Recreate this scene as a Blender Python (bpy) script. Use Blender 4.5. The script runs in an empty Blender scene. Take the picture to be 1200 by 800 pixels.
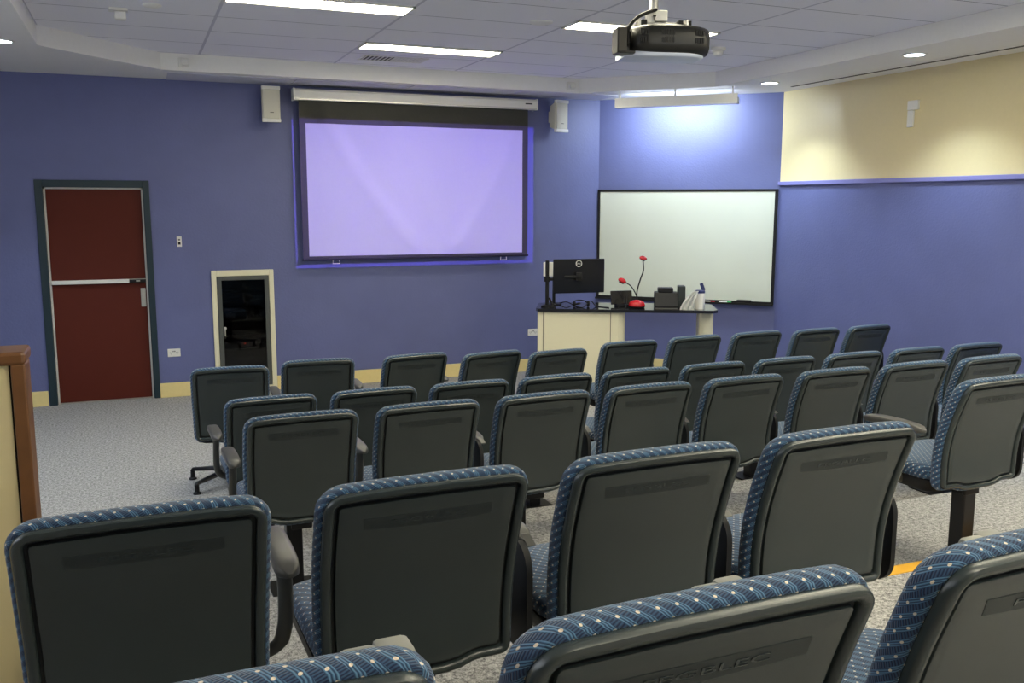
import bpy, bmesh, math, random
from mathutils import Vector, Matrix
random.seed(7)
C = bpy.context.scene
col = C.collection
PI = math.pi
HC = 1.9                                   # camera height above the flat floor

# ------------------------------------------------------------------ camera, world, exposure
cam_d = bpy.data.cameras.new('camera'); cam = bpy.data.objects.new('camera', cam_d); col.objects.link(cam)
yaw, pitch, roll, FPX = 0.38693, 0.15008, 0.00177, 1074.9
fwd = Vector((math.sin(yaw)*math.cos(pitch), math.cos(yaw)*math.cos(pitch), -math.sin(pitch)))
rt = Vector((math.cos(yaw), -math.sin(yaw), 0)); up = rt.cross(fwd)
r2 = rt*math.cos(roll)+up*math.sin(roll); u2 = -rt*math.sin(roll)+up*math.cos(roll)
M = Matrix((r2, u2, -fwd)).transposed().to_4x4(); M.translation = Vector((0, 0, HC)); cam.matrix_world = M
cam_d.sensor_width = 36; cam_d.lens = FPX/1200*36; cam_d.clip_start = 0.05
C.camera = cam
w = bpy.data.worlds.new('world'); C.world = w; w.use_nodes = True
w.node_tree.nodes['Background'].inputs[0].default_value = (0.86, 0.92, 1.0, 1)
w.node_tree.nodes['Background'].inputs[1].default_value = 1.9
C.view_settings.view_transform = 'Standard'; C.view_settings.look = 'None'
C.view_settings.gamma = 1; C.view_settings.use_curve_mapping = False
C.view_settings.exposure = 1.1
try:
    C.cycles.use_denoising = True; C.cycles.denoiser = 'OPENIMAGEDENOISE'
    C.cycles.sample_clamp_indirect = 4.0; C.cycles.max_bounces = 8; C.cycles.diffuse_bounces = 5
    C.cycles.caustics_reflective = False; C.cycles.caustics_refractive = False
except Exception: pass
TUBE_E = 13.0            # fluorescent diffusers
DOWN_W = 42.0            # downlight watts
WASH_W = 14.0            # whiteboard washer
PROJ_W = 520.0           # projector beam

# ------------------------------------------------------------------ materials
def mat(name, colr, rough=0.6, metal=0.0, noise=0.0, nscale=40, bump=0.0, bscale=200, emit=None, estr=0, spec=0.5, coat=0):
    m = bpy.data.materials.new(name); m.use_nodes = True; nt = m.node_tree
    b = nt.nodes['Principled BSDF']
    b.inputs['Base Color'].default_value = (*colr, 1); b.inputs['Roughness'].default_value = rough
    b.inputs['Metallic'].default_value = metal; b.inputs['Specular IOR Level'].default_value = spec
    b.inputs['Coat Weight'].default_value = coat
    tc = nt.nodes.new('ShaderNodeTexCoord')
    n = nt.nodes.new('ShaderNodeTexNoise'); n.inputs['Scale'].default_value = nscale; n.inputs['Detail'].default_value = 3
    nt.links.new(tc.outputs['Object'], n.inputs['Vector'])
    mx = nt.nodes.new('ShaderNodeMix'); mx.data_type = 'RGBA'
    k = max(noise, 0.02)
    mx.inputs['A'].default_value = tuple(c*(1-k) for c in colr)+(1,)
    mx.inputs['B'].default_value = tuple(min(1, c*(1+k)) for c in colr)+(1,)
    nt.links.new(n.outputs['Fac'], mx.inputs['Factor']); nt.links.new(mx.outputs['Result'], b.inputs['Base Color'])
    if bump > 0:
        n2 = nt.nodes.new('ShaderNodeTexNoise'); n2.inputs['Scale'].default_value = bscale; n2.inputs['Detail'].default_value = 4
        nt.links.new(tc.outputs['Object'], n2.inputs['Vector'])
        bp = nt.nodes.new('ShaderNodeBump'); bp.inputs['Strength'].default_value = bump; bp.inputs['Distance'].default_value = 0.004
        nt.links.new(n2.outputs['Fac'], bp.inputs['Height']); nt.links.new(bp.outputs['Normal'], b.inputs['Normal'])
    if emit:
        b.inputs['Emission Color'].default_value = (*emit, 1); b.inputs['Emission Strength'].default_value = estr
    return m

def math_node(nt, op, a, b=None, c=None):
    n = nt.nodes.new('ShaderNodeMath'); n.operation = op
    for i, v in enumerate((a, b, c)):
        if v is None: continue
        if isinstance(v, (int, float)): n.inputs[i].default_value = v
        else: nt.links.new(v, n.inputs[i])
    return n.outputs[0]

def mix_node(nt, f, a, b):
    n = nt.nodes.new('ShaderNodeMix'); n.data_type = 'RGBA'
    nt.links.new(f, n.inputs['Factor'])
    for k, v in (('A', a), ('B', b)):
        if isinstance(v, tuple): n.inputs[k].default_value = (*v, 1)
        else: nt.links.new(v, n.inputs[k])
    return n.outputs['Result']

def carpet():
    m = bpy.data.materials.new('carpet'); m.use_nodes = True; nt = m.node_tree; b = nt.nodes['Principled BSDF']
    tc = nt.nodes.new('ShaderNodeTexCoord')
    n = nt.nodes.new('ShaderNodeTexNoise'); n.inputs['Scale'].default_value = 190; n.inputs['Detail'].default_value = 2
    n2 = nt.nodes.new('ShaderNodeTexNoise'); n2.inputs['Scale'].default_value = 60; n2.inputs['Detail'].default_value = 4
    for k in (n, n2): nt.links.new(tc.outputs['Object'], k.inputs['Vector'])
    s = math_node(nt, 'ADD', n.outputs['Fac'], n2.outputs['Fac'])
    cr = nt.nodes.new('ShaderNodeValToRGB')
    cr.color_ramp.elements[0].position = 0.36; cr.color_ramp.elements[0].color = (0.12, 0.118, 0.115, 1)
    cr.color_ramp.elements[1].position = 0.64; cr.color_ramp.elements[1].color = (0.60, 0.585, 0.56, 1)
    nt.links.new(math_node(nt, 'MULTIPLY', s, 0.5), cr.inputs['Fac'])
    nt.links.new(cr.outputs['Color'], b.inputs['Base Color']); b.inputs['Roughness'].default_value = 0.95
    b.inputs['Specular IOR Level'].default_value = 0.1
    bp = nt.nodes.new('ShaderNodeBump'); bp.inputs['Strength'].default_value = 0.6; bp.inputs['Distance'].default_value = 0.006
    nt.links.new(s, bp.inputs['Height']); nt.links.new(bp.outputs['Normal'], b.inputs['Normal'])
    return m

def fabric():
    """blue moquette: woven diagonal bars, cream dots on a staggered grid, in UV metres"""
    m = bpy.data.materials.new('blue_dotted_fabric'); m.use_nodes = True; nt = m.node_tree; b = nt.nodes['Principled BSDF']
    uv = nt.nodes.new('ShaderNodeUVMap'); sp = nt.nodes.new('ShaderNodeSeparateXYZ'); nt.links.new(uv.outputs['UV'], sp.inputs[0])
    u, v = sp.outputs[0], sp.outputs[1]
    P, Q = 0.024, 0.032
    def dots(ou, ov):
        a = math_node(nt, 'SUBTRACT', math_node(nt, 'FRACT', math_node(nt, 'MULTIPLY_ADD', u, 1/P, ou)), 0.5)
        c = math_node(nt, 'SUBTRACT', math_node(nt, 'FRACT', math_node(nt, 'MULTIPLY_ADD', v, 1/Q, ov)), 0.5)
        d = math_node(nt, 'ADD', math_node(nt, 'POWER', math_node(nt, 'MULTIPLY', a, P), 2), math_node(nt, 'POWER', math_node(nt, 'MULTIPLY', c, Q), 2))
        return math_node(nt, 'LESS_THAN', d, 0.0023**2)
    dd = math_node(nt, 'MAXIMUM', dots(0, 0.25), dots(0.5, 0.75))
    # triangular patches of two weaves
    tri = math_node(nt, 'ADD', math_node(nt, 'FRACT', math_node(nt, 'MULTIPLY', u, 1/P)), math_node(nt, 'FRACT', math_node(nt, 'MULTIPLY', v, 1/Q)))
    band = math_node(nt, 'GREATER_THAN', math_node(nt, 'FRACT', tri), 0.5)
    s1 = math_node(nt, 'SINE', math_node(nt, 'MULTIPLY', math_node(nt, 'ADD', u, math_node(nt, 'MULTIPLY', v, 0.6)), 2*PI/0.0042))
    s2 = math_node(nt, 'SINE', math_node(nt, 'MULTIPLY', math_node(nt, 'SUBTRACT', math_node(nt, 'MULTIPLY', u, 0.5), v), 2*PI/0.0042))
    s = math_node(nt, 'MULTIPLY_ADD', math_node(nt, 'ADD', math_node(nt, 'MULTIPLY', s1, band), math_node(nt, 'MULTIPLY', s2, math_node(nt, 'SUBTRACT', 1, band))), 0.5, 0.5)
    c1 = mix_node(nt, s, (0.010, 0.017, 0.050), (0.036, 0.080, 0.155))
    c2 = mix_node(nt, s, (0.018, 0.040, 0.092), (0.095, 0.205, 0.335))
    cc = mix_node(nt, band, c1, c2)
    fin = mix_node(nt, dd, cc, (0.72, 0.62, 0.50))
    nt.links.new(fin, b.inputs['Base Color']); b.inputs['Roughness'].default_value = 0.85
    b.inputs['Sheen Weight'].default_value = 0.25; b.inputs['Specular IOR Level'].default_value = 0.2
    bp = nt.nodes.new('ShaderNodeBump'); bp.inputs['Strength'].default_value = 0.4; bp.inputs['Distance'].default_value = 0.002
    nt.links.new(math_node(nt, 'ADD', s, dd), bp.inputs['Height']); nt.links.new(bp.outputs['Normal'], b.inputs['Normal'])
    return m

def ceiling_mat():
    m = bpy.data.materials.new('ceiling_tiles'); m.use_nodes = True; nt = m.node_tree; b = nt.nodes['Principled BSDF']
    tc = nt.nodes.new('ShaderNodeTexCoord'); sp = nt.nodes.new('ShaderNodeSeparateXYZ'); nt.links.new(tc.outputs['Object'], sp.inputs[0])
    def line(o, off, per, wd):
        f = math_node(nt, 'FRACT', math_node(nt, 'MULTIPLY', math_node(nt, 'SUBTRACT', o, off), 1/per))
        f = math_node(nt, 'ABSOLUTE', math_node(nt, 'SUBTRACT', f, 0.5))
        return math_node(nt, 'GREATER_THAN', f, 0.5-wd/per)
    lx = line(sp.outputs[0], 0.603, 1.205, 0.011); ly = line(sp.outputs[1], 8.205, 0.5975, 0.0045)
    n = nt.nodes.new('ShaderNodeTexNoise'); n.inputs['Scale'].default_value = 160; nt.links.new(tc.outputs['Object'], n.inputs['Vector'])
    base = mix_node(nt, n.outputs['Fac'], (0.84, 0.84, 0.90), (0.92, 0.92, 0.97))
    c = mix_node(nt, ly, base, (0.22, 0.22, 0.27)); c = mix_node(nt, lx, c, (0.60, 0.60, 0.68))
    nt.links.new(c, b.inputs['Base Color']); b.inputs['Roughness'].default_value = 0.9
    bp = nt.nodes.new('ShaderNodeBump'); bp.inputs['Strength'].default_value = 0.5; bp.inputs['Distance'].default_value = 0.006
    nt.links.new(math_node(nt, 'SUBTRACT', 1, math_node(nt, 'MAXIMUM', lx, ly)), bp.inputs['Height'])
    nt.links.new(bp.outputs['Normal'], b.inputs['Normal'])
    return m

def dark_glass():
    m = bpy.data.materials.new('smoked_glass'); m.use_nodes = True; nt = m.node_tree
    nt.nodes.remove(nt.nodes['Principled BSDF'])
    t = nt.nodes.new('ShaderNodeBsdfTransparent'); t.inputs[0].default_value = (0.30, 0.30, 0.32, 1)
    g = nt.nodes.new('ShaderNodeBsdfGlossy'); g.inputs['Roughness'].default_value = 0.03; g.inputs[0].default_value = (0.9, 0.9, 0.9, 1)
    fr = nt.nodes.new('ShaderNodeFresnel'); fr.inputs[0].default_value = 1.45
    mx = nt.nodes.new('ShaderNodeMixShader'); nt.links.new(fr.outputs[0], mx.inputs[0]); nt.links.new(t.outputs[0], mx.inputs[1]); nt.links.new(g.outputs[0], mx.inputs[2])
    nt.links.new(mx.outputs[0], nt.nodes['Material Output'].inputs[0])
    return m

M_ = dict(
 blue=mat('blue_wall_paint', (0.122, 0.140, 0.310), 0.5, noise=0.12, nscale=3, bump=0.5, bscale=55),
 yellow=mat('cream_yellow_paint', (0.74, 0.63, 0.35), 0.35, noise=0.03, bump=0.1, bscale=200),
 skirt=mat('yellow_skirting', (0.80, 0.66, 0.30), 0.4, noise=0.05),
 lilac=mat('lilac_rail_paint', (0.22, 0.22, 0.50), 0.45),
 plaster=mat('white_plaster', (0.86, 0.85, 0.82), 0.8, noise=0.03),
 tilestrip=mat('grey_soffit_tile', (0.62, 0.62, 0.70), 0.9, noise=0.04),
 carpet=carpet(), fabric=fabric(), tiles=ceiling_mat(),
 shell=mat('grey_green_plastic', (0.027, 0.037, 0.038), 0.27, noise=0.06, nscale=8, bump=0.12, spec=0.7, bscale=900),
 groove=mat('black_groove', (0.006, 0.007, 0.008), 0.6),
 band=mat('darkened_band_plastic', (0.020, 0.027, 0.028), 0.45),  # darker than the shell: shade of a recess painted on a flat plate
 black=mat('black_plastic', (0.007, 0.007, 0.008), 0.5, noise=0.1, spec=0.3),
 black_gloss=mat('black_gloss', (0.010, 0.010, 0.012), 0.15),
 pad=mat('armrest_rubber', (0.075, 0.073, 0.066), 0.38, noise=0.1),
 hinge=mat('grey_hinge_plastic', (0.24, 0.24, 0.21), 0.45, noise=0.06),
 steel=mat('black_steel', (0.010, 0.010, 0.011), 0.35, metal=0.3),
 metal=mat('brushed_metal', (0.55, 0.54, 0.50), 0.35, metal=0.8, noise=0.05),
 door=mat('maroon_door_paint', (0.095, 0.016, 0.009), 0.6, noise=0.05, nscale=6, spec=0.2),
 teal=mat('dark_teal_frame', (0.008, 0.026, 0.038), 0.4),
 stop=mat('white_door_stop', (0.62, 0.60, 0.55), 0.5),
 cream=mat('cream_laminate', (0.72, 0.68, 0.50), 0.45, noise=0.02),
 creamframe=mat('cream_frame', (0.78, 0.74, 0.54), 0.4),
 greyframe=mat('grey_rack_frame', (0.075, 0.08, 0.075), 0.5),
 white=mat('white_plastic', (0.78, 0.77, 0.72), 0.4),
 speaker=mat('ivory_speaker', (0.62, 0.60, 0.50), 0.5),
 screenw=mat('screen_white', (0.86, 0.86, 0.86), 0.85),
 screenb=mat('screen_black_border', (0.085, 0.083, 0.070), 0.55, noise=0.1),
 board=mat('whiteboard_enamel', (0.66, 0.69, 0.58), 0.22, noise=0.04, nscale=2.5),
 wood=mat('brown_wood_trim', (0.17, 0.070, 0.022), 0.4, noise=0.35, nscale=14, bump=0.1, bscale=60),
 panel=mat('pale_yellow_panel', (0.82, 0.68, 0.36), 0.5, noise=0.05, nscale=9),
 yellowstrip=mat('yellow_nosing', (0.80, 0.42, 0.04), 0.5, noise=0.08),
 red=mat('red_plastic', (0.50, 0.010, 0.018), 0.25),
 desktop=mat('dark_desktop', (0.018, 0.018, 0.022), 0.08, coat=0.3),
 desktop_l=mat('desktop_edge', (0.012, 0.012, 0.014), 0.3),
 cloth=mat('white_cloth', (0.80, 0.80, 0.76), 0.9, noise=0.05, nscale=60),
 glass=dark_glass(),
 tube=mat('fluorescent_diffuser', (0.9, 0.88, 0.75), 0.4, emit=(1.0, 0.93, 0.70), estr=TUBE_E),
 lens_on=mat('downlight_lamp', (0.9, 0.9, 0.9), 0.4, emit=(0.80, 0.93, 1.0), estr=9),
 lamp_dim=mat('washer_lamp', (0.9, 0.9, 0.9), 0.4, emit=(0.85, 0.95, 1.0), estr=2.5),
 led_red=mat('red_indicator', (0.5, 0.02, 0.02), 0.3, emit=(1, 0.08, 0.05), estr=6),
 green=mat('green_marker', (0.02, 0.30, 0.08), 0.4), navy=mat('navy_cap', (0.02, 0.03, 0.12), 0.4),
 proj=mat('projector_charcoal', (0.012, 0.0115, 0.010), 0.42, noise=0.08),
 projunder=mat('projector_pale_underside', (0.55, 0.60, 0.74), 0.35),
 vent=mat('dark_vent', (0.05, 0.045, 0.035), 0.6),
)

# ------------------------------------------------------------------ builders
def link(name, data, parent=None):
    o = bpy.data.objects.new(name, data); col.objects.link(o)
    if parent: o.parent = parent
    return o
def mesh_from(bm, name, m, smooth=None):
    bmesh.ops.recalc_face_normals(bm, faces=bm.faces[:])
    me = bpy.data.meshes.new(name); bm.to_mesh(me); bm.free()
    for mm in (m if isinstance(m, (list, tuple)) else [m]): me.materials.append(M_[mm] if isinstance(mm, str) else mm)
    if smooth:
        for p in me.polygons: p.use_smooth = True
        try: me.set_sharp_from_angle(angle=math.radians(smooth))
        except Exception: pass
    return me
def obj(name, bm, m, parent=None, smooth=None):
    return link(name, mesh_from(bm, name, m, smooth), parent)
def thing(name, label, cat, loc=(0, 0, 0), rz=0, group=None):
    o = bpy.data.objects.new(name, None); col.objects.link(o); o.empty_display_size = 0.1
    o.location = loc; o.rotation_euler = (0, 0, rz); o['label'] = label; o['category'] = cat
    if group: o['group'] = group
    return o
def tag(o, label, cat, group=None):
    o['label'] = label; o['category'] = cat
    if group: o['group'] = group
    return o
def struct(name, bm, m, parent=None, smooth=None):
    o = obj(name, bm, m, parent, smooth)
    if parent is None: o['kind'] = 'structure'
    return o
def box(bm, a, b, bev=0.0, seg=2, M=None, mi=0):
    a = Vector(a); b = Vector(b)
    r = bmesh.ops.create_cube(bm, size=1.0); vs = r['verts']
    c = (a+b)/2; s = b-a
    for v in vs: v.co = Vector((v.co.x*s.x, v.co.y*s.y, v.co.z*s.z))+c
    fs = set(f for v in vs for f in v.link_faces); es = list(set(e for f in fs for e in f.edges))
    if bev > 0:
        rr = bmesh.ops.bevel(bm, geom=es, offset=min(bev, min(abs(x) for x in s)*0.49), segments=seg, affect='EDGES', profile=0.5)
        nv = set(v for f in rr['faces'] for v in f.verts)
        allv = set(); stack = list(nv)
        while stack:
            v = stack.pop()
            if v in allv: continue
            allv.add(v); stack += [e.other_vert(v) for e in v.link_edges]
        vs = list(allv)
    if M is not None:
        for v in vs: v.co = M @ v.co
    if mi:
        for v in vs:
            for f in v.link_faces: f.material_index = mi
    return vs
def boxes(*items, M=None, bev=0.0):
    bm = bmesh.new()
    for it in items: box(bm, it[0], it[1], it[2] if len(it) > 2 else bev, M=M)
    return bm
def cyl(bm, p, q, r, r2=None, n=20, cap=True):
    p = Vector(p); q = Vector(q); d = q-p; L = d.length
    R = d.to_track_quat('Z', 'Y').to_matrix().to_4x4(); R.translation = (p+q)/2
    return bmesh.ops.create_cone(bm, cap_ends=cap, segments=n, radius1=r, radius2=r if r2 is None else r2, depth=L, matrix=R)['verts']
def tube(bm, pts, rad, n=10, flat=1.0):
    pts = [Vector(p) for p in pts]; rs = rad if isinstance(rad, (list, tuple)) else [rad]*len(pts)
    rings = []; prev = None
    for i, p in enumerate(pts):
        t = (pts[min(i+1, len(pts)-1)]-pts[max(i-1, 0)]).normalized()
        if prev is None: a = t.cross(Vector((0, 0, 1))); a = a if a.length > 1e-3 else Vector((1, 0, 0))
        else: a = prev - t*prev.dot(t)
        a.normalize(); prev = a; b = t.cross(a)
        rings.append([bm.verts.new(p+a*rs[i]*math.cos(2*PI*k/n)+b*rs[i]*flat*math.sin(2*PI*k/n)) for k in range(n)])
    for i in range(len(rings)-1):
        for k in range(n): bm.faces.new((rings[i][k], rings[i][(k+1) % n], rings[i+1][(k+1) % n], rings[i+1][k]))
    bm.faces.new(rings[0][::-1]); bm.faces.new(rings[-1])
def bez(pts, n=12):
    """Catmull-Rom through points"""
    P = [Vector(p) for p in pts]; P = [P[0]*2-P[1]]+P+[P[-1]*2-P[-2]]; out = []
    for i in range(1, len(P)-2):
        for k in range(n):
            t = k/n
            out.append(0.5*((2*P[i])+(P[i+1]-P[i-1])*t+(2*P[i-1]-5*P[i]+4*P[i+1]-P[i+2])*t*t+(-P[i-1]+3*P[i]-3*P[i+1]+P[i+2])*t**3))
    out.append(P[-2]); return out
def lathe(bm, prof, c=(0, 0, 0), n=24, M=None):
    rings = []
    for r, z in prof:
        rings.append([bm.verts.new(Vector((c[0]+r*math.cos(2*PI*k/n), c[1]+r*math.sin(2*PI*k/n), c[2]+z))) for k in range(n)])
    for i in range(len(rings)-1):
        for k in range(n): bm.faces.new((rings[i][k], rings[i][(k+1) % n], rings[i+1][(k+1) % n], rings[i+1][k]))
    bm.faces.new(rings[0][::-1]); bm.faces.new(rings[-1])
    if M is not None:
        for r in rings:
            for v in r: v.co = M @ v.co
def prism(bm, pts2, lo, hi, axis='z', M=None):
    """extrude closed 2D outline between lo and hi along axis"""
    def mk(p, h):
        v = {'z': (p[0], p[1], h), 'y': (p[0], h, p[1]), 'x': (h, p[0], p[1])}[axis]
        v = Vector(v); return bm.verts.new(M @ v if M is not None else v)
    a = [mk(p, lo) for p in pts2]; b = [mk(p, hi) for p in pts2]; n = len(a)
    for i in range(n): bm.faces.new((a[i], a[(i+1) % n], b[(i+1) % n], b[i]))
    bm.faces.new(a[::-1]); bm.faces.new(b)
def rrect(x0, y0, x1, y1, r, n=5):
    out = []
    for cx, cy, a0 in ((x1-r, y1-r, 0), (x0+r, y1-r, PI/2), (x0+r, y0+r, PI), (x1-r, y0+r, 3*PI/2)):
        for k in range(n+1):
            a = a0+k*PI/2/n; out.append((cx+r*math.cos(a), cy+r*math.sin(a)))
    return out
def slab(bm, x0, y0, x1, y1, r, prof, uvscale=None):
    """rounded cushion: loops of rounded rect; prof = [(inset, z)]"""
    rings = []
    for ins, z in prof:
        rings.append([bm.verts.new((x, y, z)) for x, y in rrect(x0+ins, y0+ins, x1-ins, y1-ins, max(r-ins*0.6, 0.008))])
    n = len(rings[0])
    for i in range(len(rings)-1):
        for k in range(n): bm.faces.new((rings[i][k], rings[i][(k+1) % n], rings[i+1][(k+1) % n], rings[i+1][k]))
    bm.faces.new(rings[0][::-1]); bm.faces.new(rings[-1])
    if uvscale:
        uv = bm.loops.layers.uv.verify()
        for f in bm.faces:
            f.normal_update(); nn = f.normal
            for l in f.loops:
                c = l.vert.co
                if abs(nn.z) > 0.6: l[uv].uv = (c.x, c.y)
                elif abs(nn.x) > abs(nn.y): l[uv].uv = (c.y, c.z)
                else: l[uv].uv = (c.x, c.z)

# ------------------------------------------------------------------ room shell
YF = 9.48; ZS = 3.045; ZC = 3.19; XR = 6.34; XL = -3.2; YB = -3.0
A = Vector((4.93, YF, 0)); B = Vector((XR, 8.05, 0))
bm = bmesh.new(); box(bm, (XL, -0.6+5.32, -0.12), (XR+0.3, YF+0.3, 0)); 
TIERS = [(3.70, 0.14), (2.72, 0.285), (1.72, 0.43), (0.70, 0.57), (-0.30, 0.71)]
struct('floor', bm, 'carpet')
bm = bmesh.new()
prof = [(4.72, -0.12), (4.72, 0.14), (3.70, 0.14), (3.70, 0.285), (2.72, 0.285), (2.72, 0.43), (1.72, 0.43), (1.72, 0.57), (0.70, 0.57), (0.70, 0.71), (YB, 0.71), (YB, -0.12)]
prism(bm, prof, XL, XR, 'x'); struct('floor', bm, 'carpet')
bm = boxes(((1.98, 2.655, 0.4285), (3.75, 2.722, 0.4325))); box(bm, (1.98, 2.7195, 0.40), (3.75, 2.7235, 0.4325)); struct('trim_1', bm, 'yellowstrip')

def wall_holes(name, x0, x1, z0, z1, y, th, holes, m, T=None):
    xs = sorted(set([x0, x1]+[h[0] for h in holes]+[h[1] for h in holes])); zs = sorted(set([z0, z1]+[h[2] for h in holes]+[h[3] for h in holes]))
    bm = bmesh.new()
    for i in range(len(xs)-1):
        for k in range(len(zs)-1):
            cx = (xs[i]+xs[i+1])/2; cz = (zs[k]+zs[k+1])/2
            if any(h[0] < cx < h[1] and h[2] < cz < h[3] for h in holes): continue
            box(bm, (xs[i], y, zs[k]), (xs[i+1], y+th, zs[k+1]))
    bmesh.ops.remove_doubles(bm, verts=bm.verts[:], dist=1e-5)
    cf = [f for f in bm.faces if False]
    return struct(name, bm, m)
DX0, DX1, DZ = -0.775, 0.085, 2.04
RX0, RX1, RZ0, RZ1 = 0.70, 1.225, 0.08, 1.185
wall_holes('wall_front', XL-0.2, 4.99, 0, 3.3, YF, 0.14, [(DX0, DX1, 0, DZ), (RX0, RX1, RZ0, RZ1)], 'blue')
# angled wall A->B, right wall in two paints
uAB = (B-A).normalized(); nAB = Vector((uAB.y, -uAB.x, 0)); nAB = nAB if nAB.x < 0 else -nAB
LAB = (B-A).length
WAB = Matrix((( uAB.x, nAB.x, 0, A.x), (uAB.y, nAB.y, 0, A.y), (0, 0, 1, 0), (0, 0, 0, 1)))   # local x along wall, y into room
bm = bmesh.new(); box(bm, (0, -0.14, 0), (LAB, 0, 3.3), M=WAB); struct('wall_corner', bm, 'blue')
bm = boxes(((XR, YB, 0), (XR+0.14, 8.05, 2.085))); struct('wall_right', bm, 'blue')
bm = boxes(((XR, YB, 2.085), (XR+0.14, 8.05, 3.3))); struct('wall_right', bm, 'yellow')
bm = boxes(((XR-0.03, YB, 2.085), (XR, 8.05, 2.125), 0.004)); struct('trim_2', bm, 'lilac')
bm = boxes(((XL-0.14, YB, 0), (XL, YF, 1.75)), ((XL-0.14, YB, 2.85), (XL, YF, 3.3)), ((XL-0.14, YB, 1.75), (XL, 0.5, 2.85)), ((XL-0.14, 6.0, 1.75), (XL, YF, 2.85))); struct('wall_left', bm, 'blue')
bm = boxes(((XL-0.10, 0.5, 1.75), (XL-0.04, 6.0, 1.80)), ((XL-0.10, 0.5, 2.80), (XL-0.04, 6.0, 2.85)), ((XL-0.10, 0.5, 1.80), (XL-0.04, 0.55, 2.80)), ((XL-0.10, 5.95, 1.80), (XL-0.04, 6.0, 2.80)), ((XL-0.10, 3.2, 1.80), (XL-0.04, 3.26, 2.80)))
struct('added_window_2', bm, 'white')  # unseen high window, added to let in light and brighten the room
d = bpy.data.lights.new('added_window_portal', 'AREA'); d.shape = 'RECTANGLE'; d.size = 5.4; d.size_y = 1.0
try: d.cycles.is_portal = True
except Exception: pass
l = link('added_window_portal', d); l.location = (XL-0.02, 3.25, 2.3); l.rotation_euler = Vector((1, 0, 0)).to_track_quat('-Z', 'Z').to_euler()
wall_holes('wall_back', XL-0.14, XR+0.14, 0, 3.3, YB-0.14, 0.14, [(1.6, 5.6, 1.55, 2.85)], 'yellow')
for i, (x0, x1) in enumerate(((1.6, 5.6),)):
    bm = boxes(((x0, YB-0.10, 1.55), (x1, YB-0.04, 1.60)), ((x0, YB-0.10, 2.80), (x1, YB-0.04, 2.85)), ((x0, YB-0.10, 1.60), (x0+0.05, YB-0.04, 2.80)), ((x1-0.05, YB-0.10, 1.60), (x1, YB-0.04, 2.80)), (((x0+x1)/2-0.025, YB-0.10, 1.60), ((x0+x1)/2+0.025, YB-0.04, 2.80)))
    struct('added_window_%d' % (i+1), bm, 'white')  # added window in the unseen back wall, more light for ceiling and walls
    d = bpy.data.lights.new('added_window_portal', 'AREA'); d.shape = 'RECTANGLE'; d.size = x1-x0-0.1; d.size_y = 1.2
    try: d.cycles.is_portal = True
    except Exception: pass
    l = link('added_window_portal', d); l.location = ((x0+x1)/2, YB-0.03, 2.2); l.rotation_euler = Vector((0, 1, 0)).to_track_quat('-Z', 'Z').to_euler()
# baseboards
bm = boxes(((XL, YF-0.014, 0), (-0.845, YF, 0.143), 0.003), ((0.137, YF-0.014, 0), (0.655, YF, 0.143), 0.003), ((1.262, YF-0.014, 0), (4.94, YF, 0.143), 0.003))
struct('baseboard_front', bm, 'skirt')
bm = bmesh.new(); box(bm, (0.01, 0, 0), (LAB, 0.014, 0.143), 0.003, M=WAB); struct('baseboard_corner', bm, 'skirt')
bm = boxes(((XR-0.014, 4.72, 0), (XR, 8.04, 0.143))); struct('baseboard_right', bm, 'skirt')
# ceiling, bulkhead and soffit
rec = [(-0.60, YB), (-0.60, 7.83), (0.28, 8.83), (4.40, 8.95), (5.42, 7.95), (5.42, YB)]
bm = bmesh.new(); prism(bm, [(x, y) for x, y in [(-0.60, YB), (-0.60, 7.83), (0.28, 8.83), (4.40, 8.95), (5.42, 7.95), (5.42, YB)]], ZC, ZC+0.1)
struct('ceiling', bm, 'tiles')
outer = [(XL, YB), (XL, YF), (0.28, YF), (4.93, YF), (XR, 8.05), (XR, YB)]
bm = bmesh.new()
lo_i = [bm.verts.new((x, y, ZS)) for x, y in rec]; hi_i = [bm.verts.new((x, y, ZC+0.002)) for x, y in rec]
lo_o = [bm.verts.new((x, y, ZS)) for x, y in outer]; hi_o = [bm.verts.new((x, y, ZC+0.11)) for x, y in outer]
for i in range(5):
    bm.faces.new((lo_i[i], lo_i[i+1], hi_i[i+1], hi_i[i])); f = bm.faces.new((lo_i[i], lo_o[i], lo_o[i+1], lo_i[i+1]))
    bm.faces.new((hi_i[i], hi_i[i+1], hi_o[i+1], hi_o[i]))
struct('trim_3', bm, 'plaster')
# grey tiles set in the front soffit
bm = bmesh.new()
for i in range(4):
    x0 = 0.34+i*1.14; box(bm, (x0, 8.99, ZS-0.006), (x0+1.13, YF-0.01, ZS+0.002))
struct('trim_4', bm, 'tilestrip')
# slot diffuser line along right soffit
bm = boxes(((6.10, -1.0, ZS-0.004), (6.125, 7.65, ZS+0.001))); o = struct('trim_5', bm, 'vent')
bm = boxes(((6.03, -1.0, ZS-0.003), (6.045, 7.5, ZS+0.001))); o = struct('trim_6', bm, 'plaster')

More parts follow.
